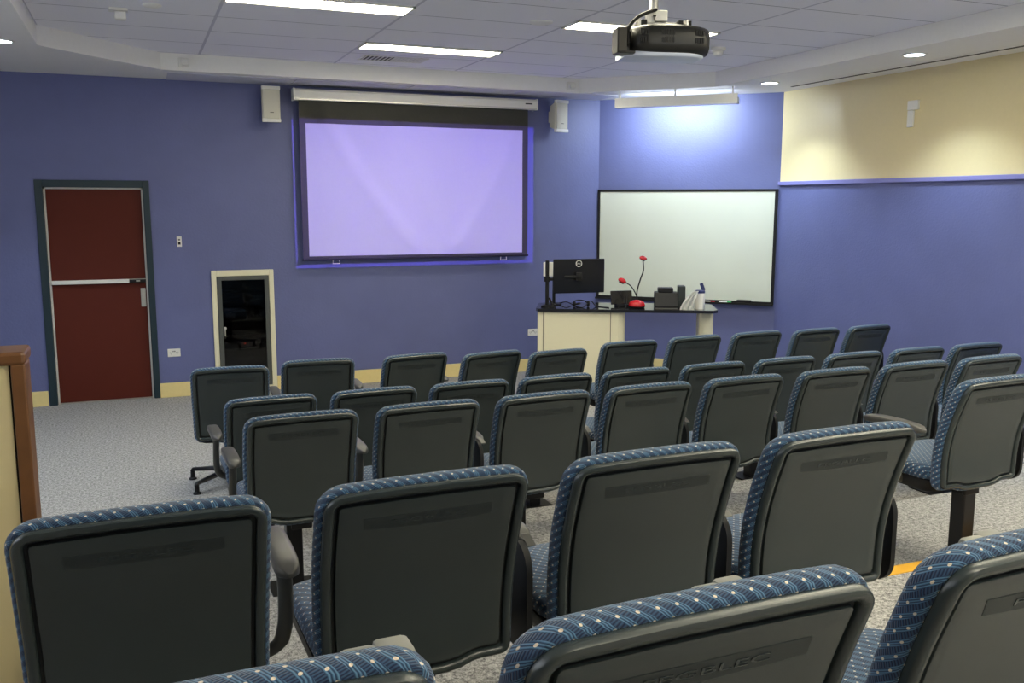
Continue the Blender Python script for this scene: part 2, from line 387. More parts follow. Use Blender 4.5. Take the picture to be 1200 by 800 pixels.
# ------------------------------------------------------------------ ceiling lights
def ceiling_light(x0, y0, label, ln=1.205, wd=0.29):
    t = thing('ceiling_light', label, 'light', (x0+ln/2, y0+wd/2, ZC), 0, 'recessed fluorescent panels')
    a, b = ln/2, wd/2
    bm = bmesh.new()
    for p, q in (((-a, -b, -0.012), (a, -b+0.016, 0)), ((-a, b-0.016, -0.012), (a, b, 0)), ((-a, -b, -0.012), (-a+0.016, b, 0)), ((a-0.016, -b, -0.012), (a, b, 0))): box(bm, p, q)
    obj('frame', bm, 'white', t)
    obj('diffuser', boxes(((-a+0.016, -b+0.016, -0.009), (a-0.016, b-0.016, -0.001))), 'tube', t)
ceiling_light(0.603, 6.14, 'long lit ceiling panel at the top edge left of the middle, cut by the frame')
ceiling_light(1.808, 7.612, 'brightest lit ceiling panel, above the projection screen')
ceiling_light(3.013, 6.14, 'lit ceiling panel half hidden behind the projector')
for i, (x, y) in enumerate(((1.808, 4.62), (3.013, 3.13), (1.808, 1.64), (4.218, 3.13), (4.218, 1.64), (0.603, 0.14), (3.013, 0.14), (1.808, -1.36))):  # extra panels added out of view for room illumination
    ceiling_light(x, y, 'added lit ceiling panel overhead, out of view, brightening the room')

def downlight(x, y, label, power=DOWN_W):
    t = thing('downlight', label, 'light', (x, y, ZS), 0, 'round downlights in the soffit')
    bm = bmesh.new(); lathe(bm, [(0.095, 0.0), (0.095, -0.006), (0.078, -0.008), (0.074, -0.003)], n=28); obj('trim_ring', bm, 'white', t, 40)
    bm = bmesh.new(); lathe(bm, [(0.073, -0.002), (0.073, -0.005), (0.03, -0.0065), (0.005, -0.0068)], n=28); obj('lamp', bm, 'lens_on', t, 40)
    d = bpy.data.lights.new('downlight_beam', 'SPOT'); d.energy = power; d.color = (0.72, 0.86, 1.0); d.spot_size = math.radians(112); d.spot_blend = 0.7; d.shadow_soft_size = 0.05
    l = link('downlight_beam', d, t); l.location = (0, 0, -0.03)
downlight(5.68, 5.66, 'round downlight in the right soffit nearer the camera')
downlight(5.73, 7.50, 'round downlight in the right soffit nearest the whiteboard')
downlight(-0.83, 7.72, 'round downlight in the left soffit, cut by the left edge')
downlight(5.68, 3.7, 'round downlight outside the right edge')
downlight(-0.95, 5.6, 'round downlight outside the left edge')

# trough light washing the whiteboard wall
t = thing('wall_washer_light', 'grey metal trough light hanging above the whiteboard', 'light', (5.15, 8.26, 2.88), math.atan2(uAB.y, uAB.x))
obj('trough', boxes(((-0.63, -0.012, 0.0), (0.63, 0.0, 0.095)), ((-0.63, 0.0, 0.0), (0.63, 0.10, 0.010)), ((-0.63, 0.0, 0.0), (-0.618, 0.10, 0.06)), ((0.618, 0.0, 0.0), (0.63, 0.10, 0.06))), 'metal', t)
bm = bmesh.new(); cyl(bm, (-0.58, 0.05, 0.04), (0.58, 0.05, 0.04), 0.013); obj('lamp_tube', bm, 'lamp_dim', t, 40)
for sx in (-0.58, 0.0, 0.58):
    bm = boxes(((sx-0.008, 0.0, 0.09), (sx+0.008, 0.01, 0.168))); obj('hanger', bm, 'metal', t)
d = bpy.data.lights.new('washer_beam', 'AREA'); d.shape = 'RECTANGLE'; d.size = 0.9; d.size_y = 0.05; d.energy = WASH_W; d.color = (0.78, 0.90, 1.0)
l = link('washer_beam', d, t); l.location = (-0.05, 0.11, 0.075)
# in local space +y points away from the audience side: into the wall
l.rotation_euler = Vector((0, 1, -0.95)).to_track_quat('-Z', 'Y').to_euler()

# ------------------------------------------------------------------ door
t = bpy.data.objects.new('door_1', None); col.objects.link(t); t.location = (-0.345, YF, 0); t['kind'] = 'structure'
ox = 0.345
bm = bmesh.new()
box(bm, (DX0-0.062+ox, -0.018, 0), (DX0+0.004+ox, 0.03, 2.10), 0.004); box(bm, (DX1-0.004+ox, -0.018, 0), (DX1+0.052+ox, 0.03, 2.10), 0.004)
box(bm, (DX0+0.004+ox, -0.018, DZ-0.006), (DX1-0.004+ox, 0.03, 2.10), 0.004)
box(bm, (DX0-0.004+ox, 0.03, 0), (DX0+0.006+ox, 0.14, 2.04)); box(bm, (DX1-0.006+ox, 0.03, 0), (DX1+0.004+ox, 0.14, 2.04)); box(bm, (DX0+ox, 0.03, 2.034), (DX1+ox, 0.14, 2.044))
obj('door_frame', bm, 'teal', t)
obj('door_stop', boxes(((DX0+0.006+ox, 0.022, 0), (DX0+0.022+ox, 0.05, 2.034)), ((DX1-0.022+ox, 0.022, 0), (DX1-0.006+ox, 0.05, 2.034)), ((DX0+0.006+ox, 0.022, 2.018), (DX1-0.006+ox, 0.05, 2.034))), 'stop', t)
obj('door_leaf', boxes(((DX0+0.02+ox, 0.05, 0.008), (DX1-0.02+ox, 0.09, 2.02))), 'door', t)
obj('threshold_strip', boxes(((DX0+0.02+ox, 0.03, 0.0), (DX1-0.02+ox, 0.05, 0.009))), 'metal', t)
pb = obj('push_bar', boxes(((DX0+0.022+ox, 0.005, 1.135), (DX1-0.17+ox, 0.05, 1.172), 0.006)), 'white', t)
obj('latch_box', boxes(((DX1-0.17+ox, 0.003, 1.138), (DX1-0.022+ox, 0.05, 1.17), 0.004)), 'black', pb)
obj('latch_trim', boxes(((DX1-0.11+ox, -0.001, 1.148), (DX1-0.075+ox, 0.003, 1.160)), ((DX1-0.17+ox, 0.001, 1.168), (DX1-0.022+ox, 0.04, 1.173))), 'metal', pb)
lp = obj('lock_plate', boxes(((DX1-0.075+ox, 0.044, 0.90), (DX1-0.03+ox, 0.051, 1.08), 0.003)), 'metal', t)
bm = bmesh.new(); cyl(bm, (DX1-0.052+ox, 0.034, 1.02), (DX1-0.052+ox, 0.046, 1.02), 0.011); obj('lock_cylinder', bm, 'metal', lp, 40)

# ------------------------------------------------------------------ AV rack recessed in the wall
cxr = (0.661+1.259)/2
t = thing('equipment_rack', 'cream-framed equipment rack recessed in the blue wall behind smoked glass', 'cabinet', (cxr, YF, 0))
hw = 0.299
bm = bmesh.new()
box(bm, (-hw, -0.022, 0), (-hw+0.047, 0.006, 1.233), 0.004); box(bm, (hw-0.047, -0.022, 0), (hw, 0.006, 1.233), 0.004)
box(bm, (-hw+0.047, -0.022, 1.175), (hw-0.047, 0.006, 1.233), 0.004); box(bm, (-hw+0.047, -0.022, 0), (hw-0.047, 0.006, 0.06), 0.004)
obj('outer_frame', bm, 'creamframe', t)
a = hw-0.05
bm = bmesh.new()
box(bm, (-a, -0.03, 0.06), (-a+0.042, 0.0, 1.172), 0.003); box(bm, (a-0.042, -0.03, 0.06), (a, 0.0, 1.172), 0.003)
box(bm, (-a+0.042, -0.03, 1.135), (a-0.042, 0.0, 1.172), 0.003); box(bm, (-a+0.042, -0.03, 0.06), (a-0.042, 0.0, 0.10), 0.003)
dr = obj('door', bm, 'greyframe', t)
obj('glass_pane', boxes(((-a+0.04, -0.018, 0.09), (a-0.04, -0.013, 1.14))), 'glass', dr)
bm = bmesh.new(); lathe(bm, [(0.008, 0), (0.008, 0.012), (0.014, 0.016), (0.014, 0.022), (0.006, 0.025)], M=Matrix.Translation((-a+0.058, -0.018, 0.66)) @ Matrix.Rotation(PI/2, 4, 'X')); box(bm, (-a+0.053, -0.03, 0.58), (-a+0.063, -0.018, 0.655), 0.002)
obj('knob', bm, 'metal', dr, 40)
bm = boxes(((-0.26, 0.46, 0.08), (0.262, 0.47, 1.185)), ((-0.262, 0.0, 0.08), (-0.255, 0.46, 1.185)), ((0.258, 0.0, 0.08), (0.265, 0.46, 1.185)), ((-0.26, 0.0, 0.076), (0.262, 0.46, 0.083)), ((-0.26, 0.0, 1.18), (0.262, 0.46, 1.186)))
obj('cabinet_shell', bm, 'black', t)
for z in (0.42, 0.70, 0.90): obj('shelf', boxes(((-0.255, 0.05, z), (0.258, 0.45, z+0.012))), 'greyframe', t)
def device(x0, x1, z0, h, label, led=False, disp=False):
    q = thing('audio_device', label, 'electronics', (cxr+(x0+x1)/2, YF+0.25, z0))
    a = (x1-x0)/2
    obj('case', boxes(((-a, -0.16, 0), (a, 0.14, h), 0.005)), 'black', q)
    obj('front_panel', boxes(((-a, -0.168, 0.004), (a, -0.16, h-0.004), 0.002)), 'greyframe', q)
    if led:
        bm = bmesh.new(); lathe(bm, [(0.005, 0), (0.005, 0.003), (0.002, 0.005)], n=12, M=Matrix.Translation((0.005, -0.168, h*0.5)) @ Matrix.Rotation(PI/2, 4, 'X')); obj('indicator_light', bm, 'led_red', q)
    if disp:
        obj('display', boxes(((-a+0.03, -0.171, h*0.25), (-a+0.12, -0.168, h*0.75))), 'metal', q)
    for k in range(3):
        bm = bmesh.new(); cyl(bm, (a-0.04-k*0.035, -0.180, h*0.5), (a-0.04-k*0.035, -0.168, h*0.5), 0.009, n=14); obj('knob', bm, 'metal', q, 40)
device(-0.22, 0.22, 0.912, 0.09, 'dark audio device on the top shelf of the glass rack')
device(-0.20, 0.21, 0.712, 0.11, 'dark device with a small square panel on the middle rack shelf', disp=True)
device(-0.22, 0.22, 0.432, 0.10, 'dark device with a red indicator light on the lowest rack shelf', led=True)

# ------------------------------------------------------------------ wall plates
def plate(name, c, wx, hz, label, cat, M=None, switch=False):
    t = thing(name, label, cat, (c[0], c[1], c[2])) 
    obj('plate', boxes(((-wx/2, -0.010, -hz/2), (wx/2, 0, hz/2), 0.003)), 'white', t)
    if switch: obj('rocker', boxes(((-0.011, -0.015, -0.028), (0.011, -0.010, -0.004), 0.001)), 'black', t); obj('indicator', boxes(((-0.008, -0.013, 0.012), (0.008, -0.010, 0.026), 0.001)), 'greyframe', t)
    else:
        for sx in (-wx/4, wx/4):
            s = bmesh.new(); box(s, (sx-0.010, -0.0115, -0.004), (sx-0.007, -0.0098, 0.008)); box(s, (sx+0.007, -0.0115, -0.004), (sx+0.010, -0.0098, 0.008)); box(s, (sx-0.0015, -0.0115, -0.016), (sx+0.0015, -0.0098, -0.006))
            obj('socket', s, 'black', t)
        obj('rocker', boxes(((-0.012, -0.013, 0.008), (-0.003, -0.010, 0.020), 0.001), ((0.003, -0.013, 0.008), (0.012, -0.010, 0.020), 0.001)), 'greyframe', t)
    return t
plate('light_switch', (0.382, YF, 1.522), 0.045, 0.098, 'small white switch plate on the blue wall right of the door', 'switch', switch=True)
plate('power_outlet', (0.281, YF, 0.44), 0.118, 0.078, 'white double power outlet low on the wall beside the door', 'outlet')
plate('power_outlet', (4.115, YF, 0.445), 0.118, 0.078, 'white double power outlet low on the wall left of the desk', 'outlet')
obj_ = obj('wall_plate', boxes(((4.19, YF-0.008, 0.44), (4.235, YF, 0.60), 0.003)), 'white'); tag(obj_, 'narrow white blank plate on the wall by the left end of the desk', 'outlet')
# sensor pair high on the yellow wall
t = thing('wall_sensor', 'pair of joined white sensor boxes high on the yellow wall', 'sensor', (XR, 6.28, 2.63))
obj('sensor_box', boxes(((-0.028, -0.065, 0.075), (0, 0.055, 0.155), 0.006)), 'white', t)
obj('cover', boxes(((-0.022, -0.012, -0.07), (0, 0.055, 0.072), 0.005)), 'white', t)

# ------------------------------------------------------------------ speakers
def speaker(loc, rz, label, bracket):
    t = thing('wall_speaker', label, 'speaker', loc, rz, 'wall speakers either side of the screen')
    # wedge cabinet, local -y is the front
    bm = bmesh.new()
    prism(bm, [(-0.085, -0.07), (0.085, -0.07), (0.088, -0.05), (0.055, 0.07), (-0.055, 0.07), (-0.088, -0.05)], 0.03, 0.31)
    for v in bm.verts:
        if v.co.y > 0: v.co.z = 0.17+(v.co.z-0.17)*0.78
    obj('cabinet', bm, 'speaker', t)
    for zc in (0.0, 0.306): obj('end_cap', boxes(((-0.088, -0.085, zc), (0.088, -0.045, zc+0.034), 0.005)), 'white', t)
    bm = bmesh.new(); box(bm, (-0.078, -0.082, 0.034), (0.078, -0.066, 0.306), 0.006); g = obj('grille', bm, 'speaker', t)
    obj('badge', boxes(((-0.014, -0.0835, 0.088), (0.022, -0.0815, 0.094))), 'vent', g)
    obj('wall_bracket', boxes(bracket, bev=0.004), 'speaker', t)
speaker((1.272, 9.35, 2.665), 0.0, 'ivory wall speaker high on the wall left of the projection screen', ((-0.03, 0.06, 0.11), (0.03, 0.13, 0.23)))
speaker((4.335, 9.33, 2.66), math.radians(15), 'pale wall speaker high on the wall right of the projection screen', ((-0.04, 0.06, 0.11), (0.03, 0.11, 0.23)))

# ------------------------------------------------------------------ projection screen
t = thing('projection_screen', 'pull-down projection screen glowing lavender with black borders and white case', 'screen', (2.77, 9.33, 0))
cx = 2.77
bm = bmesh.new(); pr = [(-0.055, 2.888), (-0.055, 2.975), (-0.035, 2.995), (0.075, 2.995), (0.075, 2.888)]
prism(bm, pr, 1.494-cx, 4.065-cx, 'x'); cs = obj('case', bm, 'white', t)
obj('case_lip', boxes(((1.50-cx, -0.060, 2.890), (4.06-cx, -0.050, 2.905))), 'metal', cs)
obj('case_badge', boxes(((3.93-cx, -0.0575, 2.940), (4.01-cx, -0.0545, 2.952))), 'black', cs)
for x in (1.49-cx, 4.065-cx): obj('case_end', boxes(((x-0.006, -0.06, 2.884), (x+0.012, 0.08, 2.999), 0.004)), 'white', cs)
for x in (1.62-cx, 3.90-cx): obj('mount', boxes(((x-0.03, 0.07, 2.93), (x+0.03, 0.152, 2.98))), 'vent', cs)
def sheet(x0, x1, z0, z1, yoff, nx=120, nz=70, amp=0.010):
    bm = bmesh.new(); g = []
    for k in range(nz+1):
        z = z0+(z1-z0)*k/nz; row = []
        for i in range(nx+1):
            x = x0+(x1-x0)*i/nx
            u = (x+0.25)/1.2; q = (z-1.3)/1.6
            e = max(0, min(1, (x+1.235)/0.22, (1.22-x)/0.22))*max(0, min(1, (z-1.335)/0.15+0.15)); y = e*(-0.026*math.exp(-((x+0.95-0.62*max(0, 2.75-z)**1.3)/0.10)**2)-0.022*math.exp(-((x-1.10+0.50*max(0, 2.75-z)**1.3)/0.11)**2)-0.016*math.exp(-((x+0.30-0.5*(2.7-z))/0.11)**2)+0.004*math.sin(9*x+4*z))
            row.append(bm.verts.new((x, yoff+y, z)))
        g.append(row)
    for k in range(nz):
        for i in range(nx): bm.faces.new((g[k][i], g[k][i+1], g[k+1][i+1], g[k+1][i]))
    bmesh.ops.solidify(bm, geom=bm.faces[:], thickness=0.0008)
    return bm
cl = obj('screen_cloth', sheet(1.543-cx, 3.988-cx, 1.335, 2.90, 0.012), 'screenb', t, 60)
obj('viewing_surface', sheet(1.603-cx, 3.922-cx, 1.362, 2.672, 0.0065), 'screenw', t, 60)
obj('bottom_bar', boxes(((1.535-cx, -0.004, 1.318), (3.995-cx, 0.024, 1.338), 0.004)), 'black', t)
for x in (1.87-cx, 3.70-cx):
    bm = bmesh.new(); tube(bm, [(x-0.032, 0, 1.318), (x-0.035, 0, 1.285), (x+0.035, 0, 1.285), (x+0.032, 0, 1.318)], 0.004, 6); obj('pull_handle', bm, 'white', t)

# ------------------------------------------------------------------ projector
PX, PY, PZ = 2.73, 4.62, 2.775
t = thing('projector', 'black ceiling projector on a pale pole mount', 'projector', (PX, PY, PZ), math.radians(-13))
def rbody(bm, x0, x1, y0, y1, z0, z1, r, crown=0.0, taper=0.0, n=14):
    rings = []
    for i in range(n+1):
        s = i/n; x = x0+(x1-x0)*s
        k = 1-abs(2*s-1)**6*taper
        ring = []
        for (y, z) in rrect(y0*k, z0, y1*k, z1+crown*(1-(2*s-1)**2), r, 4): ring.append(bm.verts.new((x, y, z)))
        rings.append(ring)
    m = len(rings[0])
    for i in range(n):
        for j in range(m): bm.faces.new((rings[i][j], rings[i][(j+1) % m], rings[i+1][(j+1) % m], rings[i+1][j]))
    bm.faces.new(rings[0][::-1]); bm.faces.new(rings[-1])
bm = bmesh.new(); rbody(bm, -0.165, 0.27, -0.20, 0.10, -0.075, 0.068, 0.055, 0.016, 0.22); bd = obj('body', bm, 'proj', t, 50)
for x0, nb in ((-0.135, 4), (-0.015, 6), (0.175, 4)):
    bm = bmesh.new()
    for k in range(nb):
        for z in (-0.022, 0.018): box(bm, (x0+k*0.013, -0.2035, z), (x0+k*0.013+0.008, -0.19, z+0.028))
    obj('vent_grille', bm, 'black', bd)
bm = boxes(((-0.262, -0.205, -0.083), (-0.248, -0.10, 0.052), 0.008), ((-0.25, -0.20, -0.083), (-0.16, -0.09, -0.068), 0.004), ((-0.25, -0.12, -0.068), (-0.16, -0.04, 0.050), 0.01), ((-0.25, -0.19, 0.043), (-0.20, -0.10, 0.056), 0.004)); obj('connector_bay', bm, 'proj', t)
bm = boxes(((-0.255, -0.214, -0.075), (-0.212, -0.206, 0.045), 0.003)); obj('side_panel', bm, 'vent', t)
bm = boxes(((-0.20, -0.112, 0.0), (-0.17, -0.10, 0.03)), ((-0.20, -0.112, -0.05), (-0.18, -0.10, -0.03)), ((-0.235, -0.112, -0.045), (-0.215, -0.10, -0.01))); obj('socket_panel', bm, 'metal', t)
bm = bmesh.new(); rbody(bm, -0.20, 0.25, -0.17, 0.08, -0.090, -0.060, 0.012, 0, 0.3); obj('bottom_cover', bm, 'projunder', t, 50)
bm = bmesh.new(); lathe(bm, [(0.05, 0.0), (0.05, 0.035), (0.042, 0.04), (0.036, 0.025)], n=28, M=Matrix.Translation((0.0, 0.09, 0.0)) @ Matrix.Rotation(-PI/2, 4, 'X')); obj('lens', bm, 'black_gloss', t, 40)
mt = obj('mount', boxes(((-0.12, -0.06, 0.088), (0.20, 0.10, 0.108), 0.003), ((-0.02, -0.09, 0.108), (0.05, 0.0, 0.165), 0.003), ((-0.06, -0.07, 0.10), (-0.015, -0.03, 0.165), 0.003), ((-0.11, -0.09, 0.075), (-0.10, 0.10, 0.12)), ((0.16, -0.09, 0.075), (0.17, 0.10, 0.12))), 'metal', t)
for xa, xb in ((-0.095, -0.068), (0.115, 0.138), (0.178, 0.186)): obj('mount_strap', boxes(((xa, -0.095, 0.078), (xb, 0.10, 0.114))), 'black', mt)
bm = bmesh.new(); cyl(bm, (-0.013, -0.03, 0.15), (-0.013, -0.03, ZC-PZ), 0.026); cyl(bm, (-0.013, -0.03, ZC-PZ-0.02), (-0.013, -0.03, ZC-PZ), 0.07); obj('pole', bm, 'metal', t, 40)
bm = bmesh.new(); cyl(bm, (-0.03, -0.092, 0.135), (-0.03+0.012, -0.086, 0.135), 0.006); tube(bm, bez([(-0.02, -0.10, 0.165), (-0.08, -0.14, 0.14), (-0.14, -0.17, 0.11), (-0.195, -0.19, 0.055), (-0.20, -0.16, 0.0), (-0.185, -0.12, -0.03)]), 0.010, 8); tube(bm, bez([(-0.195, -0.19, 0.05), (-0.22, -0.17, 0.01), (-0.20, -0.15, -0.03), (-0.17, -0.13, -0.02)]), 0.005, 6); obj('cable', bm, 'black', t, 60)

# the beam itself: a spot lamp at the lens with a rectangular raster
d = bpy.data.lights.new('projector_beam', 'SPOT'); d.energy = PROJ_W; d.color = (0.26, 0.17, 1.0); d.spot_size = math.radians(60); d.spot_blend = 0.05; d.shadow_soft_size = 0.004
d.use_nodes = True; nt = d.node_tree; em = nt.nodes['Emission']
tc = nt.nodes.new('ShaderNodeTexCoord'); sp = nt.nodes.new('ShaderNodeSeparateXYZ'); nt.links.new(tc.outputs['Normal'], sp.inputs[0])
LX, LY, LZ = 2.77, 4.78, 2.775; D = YF-LY
az = math_node(nt, 'ABSOLUTE', sp.outputs[2])
qx = math_node(nt, 'DIVIDE', sp.outputs[0], az); qy = math_node(nt, 'DIVIDE', sp.outputs[1], az)
def inside(q, a, b): return math_node(nt, 'MULTIPLY', math_node(nt, 'GREATER_THAN', q, a), math_node(nt, 'LESS_THAN', q, b))
mask = math_node(nt, 'MULTIPLY', inside(qx, (1.492-LX)/D, (4.115-LX)/D), inside(qy, (1.235-LZ)/D, (2.716-LZ)/D))
nt.links.new(mask, em.inputs['Strength'])
l = link('projector_beam', d); l.location = (LX, LY, LZ); l.rotation_euler = (PI/2, 0, 0)

# ------------------------------------------------------------------ ceiling fittings
def pir(loc, label, M=None, rz=0):
    t = thing('emergency_light_sensor', label, 'sensor', loc, rz)
    obj('base', boxes(((-0.045, -0.02, -0.04), (0.045, 0.0, 0.04), 0.006)), 'white', t)
    obj('head', boxes(((-0.02, -0.065, -0.032), (0.045, -0.02, 0.025), 0.012)), 'white', t)
pir((0.47, 8.83, 3.115), 'small white detector on the bulkhead above the left speaker')
pir((4.30, 8.945, 3.11), 'small white detector on the bulkhead above the right speaker', rz=-0.1)
t = thing('ceiling_sensor', 'white sensor with a hanging head on the ceiling at upper left', 'sensor', (-0.02, 6.98, ZC))
obj('base', boxes(((-0.07, -0.05, -0.018), (0.05, 0.05, 0), 0.005)), 'white', t); obj('head', boxes(((-0.035, -0.045, -0.075), (0.04, 0.03, -0.018), 0.012)), 'white', t)
def dome(x, y, label, r=0.06):
    bm = bmesh.new(); lathe(bm, [(r, 0), (r, -0.008), (r*0.8, -0.014), (r*0.3, -0.018)], (x, y, ZC)); tag(obj('ceiling_disc', bm, 'plaster', None, 40), label, 'ceiling fitting')
dome(0.18, 6.76, 'small grey disc flush on the ceiling at upper left'); dome(2.79, 6.30, 'pale round disc on the ceiling left of the projector', 0.085)
t = thing('smoke_detector', 'white smoke detector on the ceiling right of the projector', 'detector', (4.62, 6.75, ZC))
bm = bmesh.new(); lathe(bm, [(0.062, 0), (0.062, -0.02), (0.052, -0.028), (0.04, -0.03)]); obj('base', bm, 'white', t, 40)
bm = bmesh.new(); lathe(bm, [(0.042, -0.03), (0.040, -0.06), (0.025, -0.068), (0.01, -0.069)]); obj('head', bm, 'white', t, 40)
t = thing('air_vent', 'louvred air vent in the ceiling beside the bright panel', 'vent', (2.25, 8.40, ZC))
obj('frame', boxes(((-0.30, -0.14, -0.006), (0.30, -0.12, 0)), ((-0.30, 0.12, -0.006), (0.30, 0.14, 0)), ((-0.30, -0.14, -0.006), (-0.28, 0.14, 0)), ((0.28, -0.14, -0.006), (0.30, 0.14, 0)), ((-0.01, -0.14, -0.006), (0.01, 0.14, 0))), 'white', t)
obj('dark_opening', boxes(((-0.28, -0.12, -0.002), (-0.01, 0.12, -0.0005))), 'vent', t)
bm = bmesh.new()
for k in range(7): box(bm, (-0.27+k*0.038, -0.12, -0.007), (-0.262+k*0.038, 0.12, -0.002))
for k in range(8): box(bm, (0.02+k*0.033, -0.12, -0.006), (0.042+k*0.033, 0.12, -0.001))
obj('louvre', bm, 'white', t)

# ------------------------------------------------------------------ whiteboard on the angled wall
t = thing('whiteboard', 'large whiteboard with a thin black frame on the angled blue wall', 'whiteboard', (A.x, A.y, 0), math.atan2(uAB.y, uAB.x))
# local: x along the wall, -y into the room
a0, a1, z0, z1 = 0.002, LAB-0.012, 0.815, 2.05
obj('board', boxes(((a0+0.02, -0.018, z0+0.02), (a1-0.02, -0.002, z1-0.02))), 'board', t)
obj('frame', boxes(((a0, -0.026, z0), (a0+0.026, 0, z1), 0.002), ((a1-0.032, -0.026, z0), (a1, 0, z1), 0.002), ((a0, -0.026, z1-0.026), (a1, 0, z1), 0.002), ((a0, -0.026, z0), (a1, 0, z0+0.03), 0.002)), 'black', t)
obj('pen_tray', boxes(((a0, -0.085, z0-0.006), (a1, -0.02, z0+0.004)), ((a0, -0.088, z0-0.006), (a1, -0.083, z0+0.014))), 'black', t)
def onboard(x, y, z): return A+uAB*x+nAB*y+Vector((0, 0, z))
def marker(x, m, label):
    p = onboard(x, 0.055, z0+0.014); q = onboard(x+0.13, 0.055, z0+0.014)
    t = thing('marker_pen', label, 'marker', p, math.atan2(uAB.y, uAB.x), 'marker pens on the whiteboard tray')
    bm = bmesh.new(); cyl(bm, (0, 0, 0), (0.09, 0, 0), 0.009, n=12); obj('barrel', bm, 'white', t, 40)
    bm = bmesh.new(); cyl(bm, (0.09, 0, 0), (0.135, 0, 0), 0.0098, n=12); obj('cap', bm, m, t, 40)
marker(1.24, 'red', 'white marker pen with a red cap on the whiteboard tray'); marker(1.42, 'green', 'white marker pen with a green cap on the whiteboard tray')
t = thing('board_eraser', 'black whiteboard eraser at the right end of the whiteboard tray', 'eraser', onboard(1.69, 0.052, z0+0.005), math.atan2(uAB.y, uAB.x))
obj('felt', boxes(((-0.075, -0.025, 0), (0.075, 0.025, 0.012), 0.003)), 'vent', t); obj('grip', boxes(((-0.078, -0.027, 0.012), (0.078, 0.027, 0.04), 0.006)), 'black', t)

# ------------------------------------------------------------------ lectern desk
P0 = Vector((3.50, 7.99, 0)); P1 = Vector((5.03, 7.20, 0)); ud = (P1-P0).normalized(); LD = (P1-P0).length; ad = math.atan2(ud.y, ud.x)
TZ = 0.90; DD = 0.60
t = thing('lectern_desk', 'cream teaching desk with a glossy black top before the whiteboard', 'desk', (P0.x, P0.y, 0), ad)
bm = bmesh.new(); prism(bm, [(0.0, 0.05), (0.02, 0.0), (LD*0.5, -0.01), (LD-0.05, 0.0), (LD, 0.06), (LD, DD-0.06), (LD-0.06, DD), (0.12, DD), (0.0, DD-0.10)], TZ-0.028, TZ); obj('desktop', bm, 'desktop', t)
bm = bmesh.new(); box(bm, (0.015, 0.03, 0.0), (0.80, DD-0.05, TZ-0.028), 0.012); cab = obj('cabinet', bm, 'cream', t)
obj('front_panel', boxes(((0.085, 0.024, 0.03), (0.70, 0.032, TZ-0.045), 0.003)), 'cream', cab)
obj('side_seam', boxes(((0.068, 0.027, 0.0), (0.074, 0.0305, TZ-0.03)), ((0.712, 0.027, 0.0), (0.718, 0.0305, TZ-0.03))), 'vent', cab)
bm = bmesh.new(); cyl(bm, (0.78, 0.11, 0.0), (0.78, 0.11, TZ-0.03), 0.075, n=24); obj('corner_column', bm, 'cream', cab, 40)
obj('leg', boxes(((LD-0.16, 0.18, 0), (LD-0.02, 0.42, TZ-0.028), 0.03)), 'cream', t)
def ondesk(x, y, z=0.0): return P0+ud*x+Vector((-ud.y, ud.x, 0))*y+Vector((0, 0, TZ+z))

# monitor on a pole arm
t = thing('monitor', 'black flat monitor seen from behind on a clamped pole arm', 'monitor', ondesk(0.10, 0.16), ad)
bm = bmesh.new(); cyl(bm, (0, 0, 0), (0, 0, 0.45), 0.018, n=18); cyl(bm, (0, 0, 0), (0, 0, 0.012), 0.06, n=18); box(bm, (-0.035, -0.05, 0), (0.07, 0.05, 0.02), 0.004); tube(bm, [(0.02, 0, 0.09), (0.05, 0, 0.03), (0.085, 0, 0.012)], 0.010, 8); pl = obj('pole', bm, 'black', t, 40)
bm = bmesh.new(); cyl(bm, (0, 0, 0.245), (0, 0, 0.295), 0.03, n=18); box(bm, (0.0, -0.018, 0.255), (0.17, 0.012, 0.282), 0.005); box(bm, (0.13, -0.02, 0.282), (0.33, 0.005, 0.306), 0.005); box(bm, (0.28, -0.02, 0.26), (0.335, 0.03, 0.335), 0.004); obj('arm', bm, 'black', t, 40)
bm = bmesh.new(); box(bm, (0.045, 0.03, 0.135), (0.565, 0.055, 0.465), 0.006)
Rm = Matrix.Translation((0.3, 0.04, 0.23)) @ Matrix.Rotation(math.radians(20), 4, 'Z') @ Matrix.Translation((-0.3, -0.04, -0.23))
for v in bm.verts: v.co = Rm @ v.co
sc_ = obj('screen_housing', bm, 'black_gloss', t)
bm = bmesh.new()
R_ = Rm @ Matrix.Translation((0.30, 0.0295, 0.42)) @ Matrix.Rotation(PI/2, 4, 'X')
ro, ri = 0.032, 0.026
for k in range(28):
    a_, b_ = 2*PI*k/28, 2*PI*(k+1)/28
    q = [(ro*math.cos(a_), ro*math.sin(a_)), (ro*math.cos(b_), ro*math.sin(b_)), (ri*math.cos(b_), ri*math.sin(b_)), (ri*math.cos(a_), ri*math.sin(a_))]
    bm.faces.new([bm.verts.new(R_ @ Vector((x, y, 0.0012))) for x, y in q])
obj('badge_ring', bm, 'white', sc_)
def text_mesh(s, size, ext=0.0006, sx=1.0):
    cu = bpy.data.curves.new('lettering', 'FONT'); cu.body = s; cu.size = size; cu.extrude = ext; cu.align_x = 'CENTER'; cu.align_y = 'CENTER'; cu.space_character = 1.0
    cu.resolution_u = 3
    o = bpy.data.objects.new('tmp', cu); col.objects.link(o)
    bpy.context.view_layer.update()
    me = bpy.data.meshes.new_from_object(o.evaluated_get(bpy.context.evaluated_depsgraph_get()))
    bpy.data.objects.remove(o); 
    for v in me.vertices: v.co.x *= sx
    return me
me = text_mesh('DELL', 0.020); me.materials.clear(); me.materials.append(M_['white'])
me.transform(R_ @ Matrix.Translation((0, 0, 0.0012))); link('badge_lettering', me, sc_)
